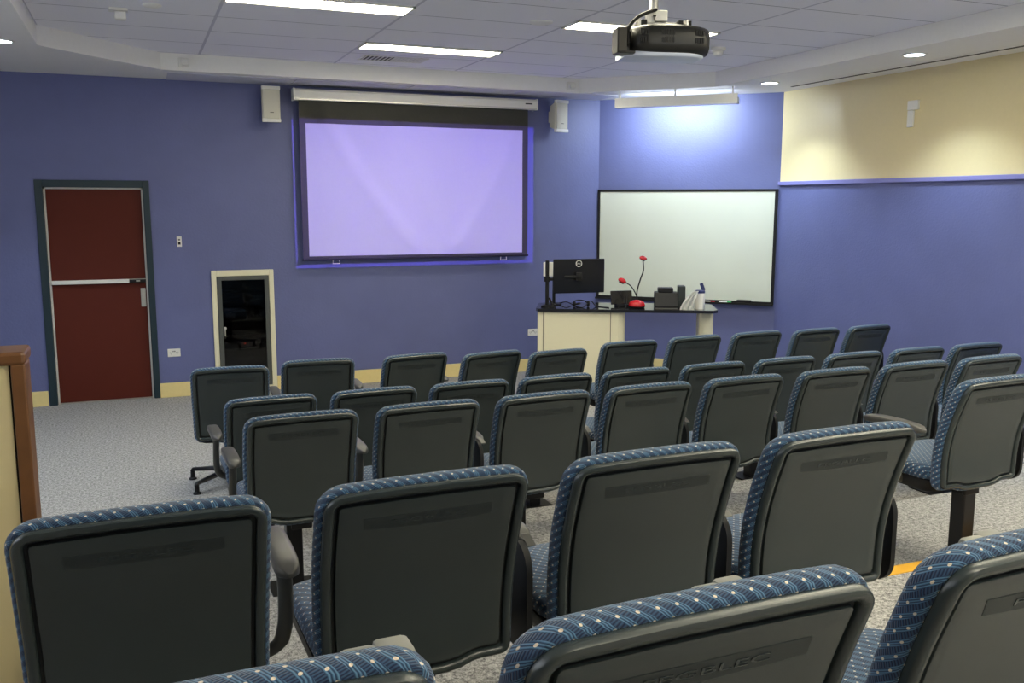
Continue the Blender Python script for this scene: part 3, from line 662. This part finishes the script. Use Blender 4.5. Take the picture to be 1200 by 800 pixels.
# small white display behind the pole
t = thing('small_display', 'small white panel standing behind the monitor pole', 'display', ondesk(-0.01+0.12, 0.36), ad)
obj('panel', boxes(((-0.06, 0, 0.28), (0.08, 0.02, 0.42), 0.004)), 'white', t); obj('stand', boxes(((0.03, 0.02, 0.0), (0.06, 0.035, 0.30), 0.003), ((-0.03, -0.05, 0), (0.12, 0.07, 0.012), 0.004)), 'black', t)
# cables
bm = bmesh.new()
tube(bm, bez([tuple(ondesk(0.20, 0.42, 0.006)), tuple(ondesk(0.28, 0.36, 0.03)), tuple(ondesk(0.35, 0.33, 0.006)), tuple(ondesk(0.42, 0.2, 0.03)), tuple(ondesk(0.40, 0.14, 0.04)), tuple(ondesk(0.36, 0.16, 0.015)), tuple(ondesk(0.45, 0.10, 0.006)), tuple(ondesk(0.52, 0.28, 0.05)), tuple(ondesk(0.58, 0.22, 0.006)), tuple(ondesk(0.70, 0.12, 0.004))]), 0.005, 6)
tag(obj('cable', bm, 'black', None, 60), 'loose black cable curled on the desk below the monitor', 'cable')
t = thing('headset', 'black headset lying in the cables below the monitor', 'headset', ondesk(0.43, 0.2), ad+0.3)
bm = bmesh.new(); tube(bm, bez([(-0.07, 0, 0.03), (-0.05, 0.06, 0.05), (0, 0.09, 0.055), (0.05, 0.06, 0.05), (0.07, 0, 0.03)]), 0.006, 8); obj('headband', bm, 'black', t, 60)
for s in (-1, 1):
    bm = bmesh.new(); lathe(bm, [(0.02, -0.012), (0.028, -0.006), (0.028, 0.006), (0.02, 0.012)], n=16, M=Matrix.Translation((s*0.07, -0.005, 0.029)) @ Matrix.Rotation(PI/2, 4, 'Y')); obj('ear_cup', bm, 'black', t, 40)
# small screen panel
t = thing('touch_screen', 'small black touch panel beside the red camera base', 'screen', ondesk(0.83, 0.28), ad+0.35)
bm = boxes(((-0.11, 0, 0.02), (0.11, 0.02, 0.155), 0.004)); R2 = Matrix.Rotation(math.radians(-12), 4, 'X'); 
for v in bm.verts: v.co = R2 @ v.co
obj('panel', bm, 'black_gloss', t); obj('foot', boxes(((-0.06, -0.04, 0), (0.06, 0.06, 0.022), 0.004)), 'black', t)
bm = bmesh.new(); tube(bm, bez([tuple(ondesk(0.86, 0.1, 0.006)), tuple(ondesk(0.84, 0.16, 0.07)), tuple(ondesk(0.87, 0.18, 0.11)), tuple(ondesk(0.865, 0.10, 0.05)), tuple(ondesk(0.85, 0.05, 0.006))]), 0.004, 6)
tag(obj('cable', bm, 'black', None, 60), 'thin cable looping up in front of the small black panel', 'cable')
# red document camera
t = thing('document_camera', 'red document camera with two black goosenecks and red heads', 'camera', ondesk(0.965, 0.16), ad)
bm = bmesh.new(); lathe(bm, [(0.078, 0.018), (0.080, 0.030), (0.070, 0.055), (0.045, 0.072), (0.015, 0.078)], n=28)
for v in bm.verts: v.co.y *= 0.8
bs = obj('base', bm, 'red', t, 60)
bm = bmesh.new(); lathe(bm, [(0.070, 0.0), (0.078, 0.006), (0.078, 0.020)], n=28)
for v in bm.verts: v.co.y *= 0.8
obj('base_foot', bm, 'black', bs, 60)
bm = bmesh.new(); tube(bm, bez([(0.005, 0, 0.07), (0.0, 0, 0.16), (0.03, 0, 0.28), (0.055, 0, 0.36), (0.05, -0.01, 0.455)]), 0.0065, 8); obj('gooseneck', bm, 'black', t, 60)
bm = bmesh.new(); tube(bm, bez([(0.005, 0, 0.09), (-0.02, 0, 0.15), (-0.06, 0, 0.21), (-0.11, -0.01, 0.245)]), 0.0055, 8); obj('gooseneck', bm, 'black', t, 60)
def head(c, rx, ry, rz_, tilt, nm):
    bm = bmesh.new(); bmesh.ops.create_uvsphere(bm, u_segments=20, v_segments=12, radius=1)
    R = Matrix.Translation(c) @ Matrix.Rotation(tilt, 4, 'Y')
    for v in bm.verts: v.co = R @ Vector((v.co.x*rx, v.co.y*ry, v.co.z*rz_ if v.co.z > 0 else v.co.z*rz_*0.6))
    h = obj(nm, bm, 'red', t, 60)
    bm = bmesh.new(); cyl(bm, (0, 0, -rz_*0.75), (0, 0, -rz_*0.35), rx*0.6, n=16)
    for v in bm.verts: v.co = R @ v.co
    obj('lens', bm, 'black', h, 40)
head((0.05, -0.01, 0.475), 0.038, 0.035, 0.026, 0.25, 'camera_head'); head((-0.145, -0.012, 0.258), 0.042, 0.036, 0.030, 0.45, 'lamp_head')
# desk phone / control box
t = thing('control_unit', 'black angular control unit on the desk right of the red camera', 'electronics', ondesk(1.25, 0.18), ad)
bm = bmesh.new(); prism(bm, [(-0.10, 0.0), (0.12, 0.0), (0.12, 0.15), (-0.03, 0.15), (-0.10, 0.03)], -0.115, 0.10, 'x'); obj('body', bm, 'black', t)
obj('top_block', boxes(((-0.085, -0.02, 0.15), (0.06, 0.09, 0.195), 0.008)), 'black', t); obj('side_tower', boxes(((0.105, -0.03, 0), (0.175, 0.10, 0.215), 0.008)), 'band', t)
obj('base_tray', boxes(((-0.12, -0.16, 0), (0.10, -0.05, 0.012), 0.004)), 'vent', t)
# wipes tub with cloth
t = thing('wipes_tub', 'white cleaning-wipes tub with a navy lid on the desk end', 'tub', ondesk(1.56, 0.14), ad)
bm = bmesh.new(); lathe(bm, [(0.045, 0.0), (0.047, 0.01), (0.047, 0.15), (0.044, 0.155)], n=28); obj('tub', bm, 'white', t, 40)
bm = bmesh.new(); lathe(bm, [(0.048, 0.153), (0.048, 0.172), (0.040, 0.180)], n=28); lid = obj('lid', bm, 'navy', t, 40)
bm = boxes(((-0.012, -0.006, 0.0), (0.022, 0.008, 0.075), 0.005)); R3 = Matrix.Translation((0.03, 0, 0.175)) @ Matrix.Rotation(math.radians(-22), 4, 'Y')
for v in bm.verts: v.co = R3 @ v.co
obj('flip_cap', bm, 'navy', lid)
bm = bmesh.new(); g = []
for k in range(15):
    s = k/14; row = []
    for i in range(9):
        q = i/8-0.5
        x = -0.035-0.085*s**0.8+q*(0.05+0.085*s); y = -0.070-0.04*s+0.012*math.sin(i*2.1+s*3)+0.004*math.sin(9*s); z = 0.175*(1-s)**0.75+0.002
        if z < 0.03 and False: z = 0.004
        row.append(bm.verts.new((x-0.010, y, z)))
    g.append(row)
for k in range(14):
    for i in range(8): bm.faces.new((g[k][i], g[k][i+1], g[k+1][i+1], g[k+1][i]))
bmesh.ops.solidify(bm, geom=bm.faces[:], thickness=0.004)
o = obj('cleaning_cloth', bm, 'cloth', None, 60); o.location = ondesk(1.56, 0.14); o.rotation_euler = (0, 0, ad); tag(o, 'crumpled white cloth draped against the wipes tub', 'cloth')

# ------------------------------------------------------------------ low partition at left
t = thing('low_partition', 'pale yellow half-height partition with a brown wood cap at the left edge', 'partition', (-0.262, 2.42, 0.428))
H = 1.122
obj('panel', boxes(((-1.6, 0.012, 0.0), (-0.036, 0.08, H-0.03))), 'panel', t)
obj('cap_rail', boxes(((-1.6, -0.008, H-0.032), (0.003, 0.125, H), 0.008)), 'wood', t)
obj('end_post', boxes(((-0.030, -0.006, 0.0), (0.001, 0.100, H-0.030), 0.004)), 'wood', t)
obj('shadow_gap', boxes(((-0.038, 0.016, 0.0), (-0.029, 0.07, H-0.032))), 'black', t)

# ------------------------------------------------------------------ chairs
HZ = 0.885; ZB = 0.415
def yprof(z):
    tt = (HZ-z)/(HZ-ZB)
    if tt < 0: return tt*0.04
    return 0.10*math.sin(min(tt, 0.8)/0.8*PI/2)
def outline(ins):
    """right-hand chain bottom centre -> top centre, mirrored later"""
    hw = 0.229-ins; zt = HZ-ins; zb = ZB+ins; rt_ = max(0.044-ins*1.25, 0.008); rb = max(0.030-ins*1.2, 0.008)
    ch = [(0, zb-0.018), (0.06, zb-0.018), (0.095, zb-0.013), (0.125, zb-0.002), (0.145, zb)]
    hb = hw-0.006
    for k in range(5):
        a = -PI/2+k*PI/8; ch.append((hb-rb+rb*math.cos(a), zb+rb+rb*math.sin(a)))
    z0_, z1_ = zb+rb, zt-rt_
    for k in range(1, 9):
        s = k/9; ch.append((hb+(hw-hb)*min(1, s*1.5), z0_+(z1_-z0_)*s))
    for k in range(7):
        a = k*PI/12; ch.append((hw-rt_+rt_*math.cos(a), zt-rt_+rt_*math.sin(a)))
    ch += [(hw*0.55, zt+0.002), (hw*0.25, zt+0.003), (0, zt+0.003)]
    return ch
def shell_loops(bm, prof, mats, side, cap_first=False, uvl=False):
    """prof: (inset, depth) ; depth along side*y"""
    rings = []
    for ins, dp in prof:
        ch = outline(ins)
        R = [bm.verts.new((x, yprof(z)+side*dp, z)) for x, z in ch]
        L = [R[0]]+[bm.verts.new((-x, yprof(z)+side*dp, z)) for x, z in ch[1:-1]]+[R[-1]]
        rings.append((R, L))
    uv = bm.loops.layers.uv.verify() if uvl else None
    ch0 = outline(0); al = [0]
    for i in range(1, len(ch0)): al.append(al[-1]+math.hypot(ch0[i][0]-ch0[i-1][0], ch0[i][1]-ch0[i-1][1]))
    vv = [0]
    for i in range(1, len(prof)): vv.append(vv[-1]+math.hypot(prof[i][0]-prof[i-1][0], prof[i][1]-prof[i-1][1]))
    TT = al[-1]
    for i in range(len(rings)-1):
        for h in (0, 1):
            a, b = rings[i][h], rings[i+1][h]
            for k in range(len(a)-1):
                f = bm.faces.new((a[k], a[k+1], b[k+1], b[k])); f.material_index = mats[i]
                if uvl:
                    s = 1 if h == 0 else -1
                    for l, (kk, ii) in zip(f.loops, ((k, i), (k+1, i), (k+1, i+1), (k, i+1))): l[uv].uv = (s*(TT-al[kk]), vv[ii])
    def cap(r, mi):
        R, L = r
        for k in range(len(R)-1):
            if k == 0 or k == len(R)-2:
                f = bm.faces.new((R[k], R[k+1], L[k+1])) if k == 0 else bm.faces.new((R[k], R[k+1], L[k]))
            else: f = bm.faces.new((R[k], R[k+1], L[k+1], L[k]))
            f.material_index = mi
            if uvl:
                for l in f.loops: l[uv].uv = (l.vert.co.x, l.vert.co.z)
    cap(rings[-1], mats[-1])
    if cap_first: cap(rings[0], mats[0])
CH = {}
bm = bmesh.new()
shell_loops(bm, [(0.004, -0.012), (0.0, 0.0), (0.001, 0.008), (0.004, 0.014), (0.010, 0.017), (0.016, 0.0165), (0.021, 0.013), (0.0228, 0.008), (0.024, 0.002), (0.0295, 0.002), (0.0305, 0.007), (0.032, 0.0105), (0.036, 0.0115), (0.06, 0.0117)],
            [0]*8+[1, 1]+[0]*4, -1, True)
CH['shell'] = mesh_from(bm, 'backrest_shell', ['shell', 'groove'], 50)
bm = bmesh.new()
shell_loops(bm, [(0.010, 0.004), (0.0, 0.003), (-0.006, 0.006), (-0.010, 0.016), (-0.011, 0.028), (-0.009, 0.040), (-0.001, 0.050), (0.014, 0.057), (0.04, 0.062), (0.09, 0.066)], [0]*10, 1, True, True)
CH['cushion'] = mesh_from(bm, 'back_cushion', 'fabric', 50)
zl = HZ-0.080; sl = (yprof(zl-0.02)-yprof(zl+0.02))/0.04
TM = Matrix.Translation((0.0, yprof(zl)-0.0118, zl)) @ Matrix.Rotation(PI/2+math.atan(sl), 4, 'X')
bm = bmesh.new()
pts = [(-0.145, 0.016), (0.145, 0.016), (0.147, -0.013), (0.09, -0.016), (0.0, -0.018), (-0.09, -0.016), (-0.140, -0.013)]
prism(bm, pts, -0.001, 0.0006, 'z', M=TM); CH['band'] = mesh_from(bm, 'name_band', 'band')
me = text_mesh('FEGBLEC', 0.018, 0.0007, 2.5); me.materials.clear(); me.materials.append(M_['shell']); me.transform(TM @ Matrix.Translation((0, -0.001, 0.0009))); CH['letters'] = me
bm = bmesh.new(); slab(bm, -0.226, 0.145, 0.226, 0.58, 0.07, [(0.03, 0.432), (0.008, 0.438), (0.0, 0.455), (0.002, 0.475), (0.014, 0.490), (0.04, 0.498), (0.10, 0.501)], True)
for v in bm.verts:
    if v.co.y > 0.5: v.co.z -= (v.co.y-0.5)*0.25
CH['seat'] = mesh_from(bm, 'seat_cushion', 'fabric', 50)
bm = bmesh.new(); slab(bm, -0.222, 0.15, 0.222, 0.55, 0.06, [(0.05, 0.37), (0.01, 0.385), (0.0, 0.41), (0.0, 0.436)]); box(bm, (-0.05, 0.118, 0.385), (0.05, 0.20, 0.42), 0.01); box(bm, (-0.045, 0.118, 0.36), (0.045, 0.135, 0.46), 0.006)
CH['pan'] = mesh_from(bm, 'seat_pan', 'black', 50)
bm = boxes(((-0.036, 0.31, 0.008), (0.036, 0.38, 0.38), 0.006)); CH['post'] = mesh_from(bm, 'post', 'steel')
bm = boxes(((-0.036, 0.125, 0.008), (0.036, 0.195, 0.39), 0.006), ((-0.036, 0.125, 0.36), (0.036, 0.36, 0.40), 0.006)); CH['rearpost'] = mesh_from(bm, 'post', 'steel')
bm = boxes(((-0.11, 0.05, 0.0), (0.11, 0.27, 0.010), 0.003)); CH['rearfoot'] = mesh_from(bm, 'floor_plate', 'steel')
bm = boxes(((-0.11, 0.24, 0.0), (0.11, 0.45, 0.010), 0.003)); CH['foot'] = mesh_from(bm, 'floor_plate', 'steel')
def arm_pad(s):
    bm = bmesh.new(); x = 0.290 if s > 0 else -0.263; rings = []
    n = 12
    for k in range(n+1):
        q = k/n; y = 0.155+0.34*q; wd = 0.029*math.sqrt(max(0.05, 1-abs(2*q-1)**8)); zc = 0.660+0.008*math.sin(q*PI)-0.008*q*q; th = 0.017*math.sqrt(max(0.08, 1-abs(2*q-1)**8))
        rings.append([bm.verts.new((x+wd*math.copysign(abs(math.cos(a))**0.45, math.cos(a)), y, zc+th*math.copysign(abs(math.sin(a))**0.45, math.sin(a)))) for a in [2*PI*j/14 for j in range(14)]])
    for i in range(n):
        for j in range(14): bm.faces.new((rings[i][j], rings[i][(j+1) % 14], rings[i+1][(j+1) % 14], rings[i+1][j]))
    bm.faces.new(rings[0][::-1]); bm.faces.new(rings[-1])
    return mesh_from(bm, 'armrest', 'pad', 60)
def arm_sup(s):
    bm = bmesh.new(); x = 0.290 if s > 0 else -0.263; tube(bm, bez([(x, 0.25, 0.650), (x*1.01, 0.26, 0.56), (x, 0.28, 0.48), (x*0.93, 0.30, 0.43), (s*0.18, 0.31, 0.395)]), [0.018]*33+[0.017]*16, 10, 0.6)
    return mesh_from(bm, 'arm_support', 'pad', 60)
for s, k in ((1, 'R'), (-1, 'L')): CH['pad'+k] = arm_pad(s); CH['sup'+k] = arm_sup(s)
bm = bmesh.new(); prism(bm, rrect(0.10, 0.385, 0.40, 0.665, 0.07, 6), 0.268, 0.284, 'x'); CH['tablet'] = mesh_from(bm, 'writing_tablet', 'black', 30)
bm = bmesh.new(); prism(bm, [(0.13, 0.655), (0.17, 0.672), (0.30, 0.700), (0.36, 0.715), (0.36, 0.69), (0.30, 0.66), (0.16, 0.64)], 0.284, 0.306, 'x'); box(bm, (0.286, 0.27, 0.38), (0.302, 0.32, 0.68), 0.004); CH['rail'] = mesh_from(bm, 'tablet_arm', 'pad'); CH['railA'] = mesh_from_copy = CH['rail'].copy(); CH['railA'].materials[0] = M_['hinge']
bm = bmesh.new(); box(bm, (0.255, 0.32, 0.685), (0.308, 0.375, 0.735), 0.010); box(bm, (0.205, 0.335, 0.700), (0.262, 0.365, 0.735), 0.012)
CH['hinge'] = mesh_from(bm, 'tablet_hinge', 'hinge', 40)
# star base
bm = bmesh.new(); cyl(bm, (0, 0.46, 0.09), (0, 0.46, 0.38), 0.028, n=16); cyl(bm, (0, 0.46, 0.06), (0, 0.46, 0.13), 0.045, n=16); CH['column'] = mesh_from(bm, 'gas_column', 'steel', 40)
def star_leg(a, g=1.0):
    bm = bmesh.new(); c = Vector((0, 0.46, 0)); d = Vector((math.cos(a), math.sin(a), 0))
    tube(bm, [c+d*0.03+Vector((0, 0, 0.10)), c+d*0.15*g+Vector((0, 0, 0.088)), c+d*0.30*g+Vector((0, 0, 0.072)), c+d*0.315*g+Vector((0, 0, 0.060))], [0.026, 0.023, 0.018, 0.012], 8, 0.75); return mesh_from(bm, 'leg', 'steel', 50)
def glide(a, g=1.0):
    bm = bmesh.new(); lathe(bm, [(0.026, 0.0), (0.026, 0.010), (0.016, 0.016), (0.014, 0.068)], (0.305*g*math.cos(a), 0.46+0.305*g*math.sin(a), 0), n=14); return mesh_from(bm, 'glide', 'black', 40)
ANG = [math.radians(148+72*k) for k in range(5)]
for k, a in enumerate(ANG): CH['leg%d' % k] = star_leg(a); CH['glide%d' % k] = glide(a); CH['legS%d' % k] = star_leg(a, 0.68); CH['glideS%d' % k] = glide(a, 0.68)

def chair(x, y, z, yawd, label, group, arms='', tablet=False, swivel=False, dz=0.0, letters=True, hinge=False, rear=False, compact=False):
    t = thing('swivel_chair' if swivel else 'auditorium_chair', label, 'chair', (x, y, z), math.radians(yawd), group)
    def part(name, key, par=t, lift=dz):
        o = link(name, CH[key], par)
        if lift and par is t: o.location.z = lift
        return o
    sh = part('backrest_shell', 'shell')
    if letters: bd = link('name_band', CH['band'], sh); link('embossed_lettering', CH['letters'], bd) if False else link('embossed_lettering', CH['letters'], sh)
    part('back_cushion', 'cushion'); part('seat_cushion', 'seat'); part('seat_pan', 'pan')
    for s in arms:
        part('armrest', 'pad'+s); part('arm_support', 'sup'+s)
    if tablet:
        tb = part('writing_tablet', 'tablet'); link('tablet_arm', CH['railA' if hinge else 'rail'], tb)
        if hinge: link('tablet_hinge', CH['hinge'], tb)
    if swivel:
        part('gas_column', 'column', t, 0)
        for k in range(5): q = 'S' if compact else ''; lg = part('leg', 'leg%s%d' % (q, k), t, 0); link('glide', CH['glide%s%d' % (q, k)], lg)
    else:
        part('post', 'rearpost' if rear else 'post', t, 0); part('floor_plate', 'rearfoot' if rear else 'foot', t, 0)
        if dz: pass
    return t
ORD = ['first', 'second', 'third', 'fourth', 'fifth', 'sixth', 'seventh', 'eighth', 'ninth', 'tenth']
# nearest row
NR = 'nearest row of chairs at the bottom edge'
chair(0.020, 0.80, 0.57, 1, 'nearest-row blue dotted chair at the bottom left, only its top showing', NR, tablet=True, hinge=True)
chair(0.576, 0.80, 0.57, 1, 'nearest-row blue dotted chair filling the bottom centre', NR, tablet=True, hinge=True)
chair(1.145, 0.80, 0.57, 1, 'nearest-row blue dotted chair at the bottom right corner', NR, tablet=True, hinge=True)
NR = 'second-nearest row of four chairs'
lab = ['grey-green chair back at far left beside the yellow partition', 'wide grey-green chair back left of centre, second-nearest row', 'grey-green chair back right of centre, second-nearest row, pale hinge before it', 'rightmost grey-green chair back of the second-nearest row, black tablet at its side']
for i, x in enumerate((-0.016, 0.551, 1.117, 1.679)):
    chair(x, 1.80, 0.428, (0.5, 1.5, 1, 1)[i], lab[i], NR, arms='R' if i < 2 else '', tablet=i > 0)
chair(3.29, 2.67, 0.295, 2.5, 'lone chair at the right edge with its black floor post and carpet showing below', 'lone chair on the middle tier', arms='L', tablet=True, rear=True)
for nm, Yr, zz, xs, yw, rowname in (
    ('C', 3.75, 0.14, (0.600, 1.151, 1.705, 2.264, 2.815, 3.391, 3.943, 4.515), 1.5, 'third-nearest long row'),
    ('D', 4.78, 0.0, (0.607, 1.156, 1.707, 2.243, 2.785, 3.343, 3.901, 4.469, 5.035, 5.598), 1.5, 'second row from the front')):
    for i, x in enumerate(xs):
        side = ('leftmost, with a black left armrest' if i == 0 else 'rightmost' if i == len(xs)-1 else '%s from the left' % ORD[i])
        arms = ('L' if i == 0 else '')+('R' if (i < 2 or (nm == 'D' and i < 3)) else '')
        chair(x, Yr, zz if nm == 'C' else 0.006, yw, 'dark chair back in the %s, %s' % (rowname, side), 'chairs in the '+rowname, arms=arms, tablet=(nm == 'C' and i > 0), letters=True)
E_ = [(0.499, 5.90, -3, -0.018), (1.057, 5.92, -3, -0.008), (1.76, 6.05, 6, -0.035), (2.30, 5.97, 10, -0.04), (2.786, 5.90, 6, -0.045), (3.367, 5.90, 2, -0.012), (3.928, 5.88, 4, 0.0), (4.514, 5.90, 3, 0.0), (5.085, 5.88, 4, -0.003), (5.635, 5.88, 6, 0.0)]
for i, (x, y, a, dz) in enumerate(E_):
    side = 'leftmost, its star base feet on the carpet' if i == 0 else 'rightmost, by the blue right wall' if i == 9 else '%s from the left' % ORD[i]
    chair(x, y, 0, a, 'dark chair back in the front row, %s' % side, 'chairs in the front row', arms='R' if i in (0, 1, 2, 4, 5, 6) else '', tablet=i == 9, swivel=True, dz=dz, compact=i == 3)
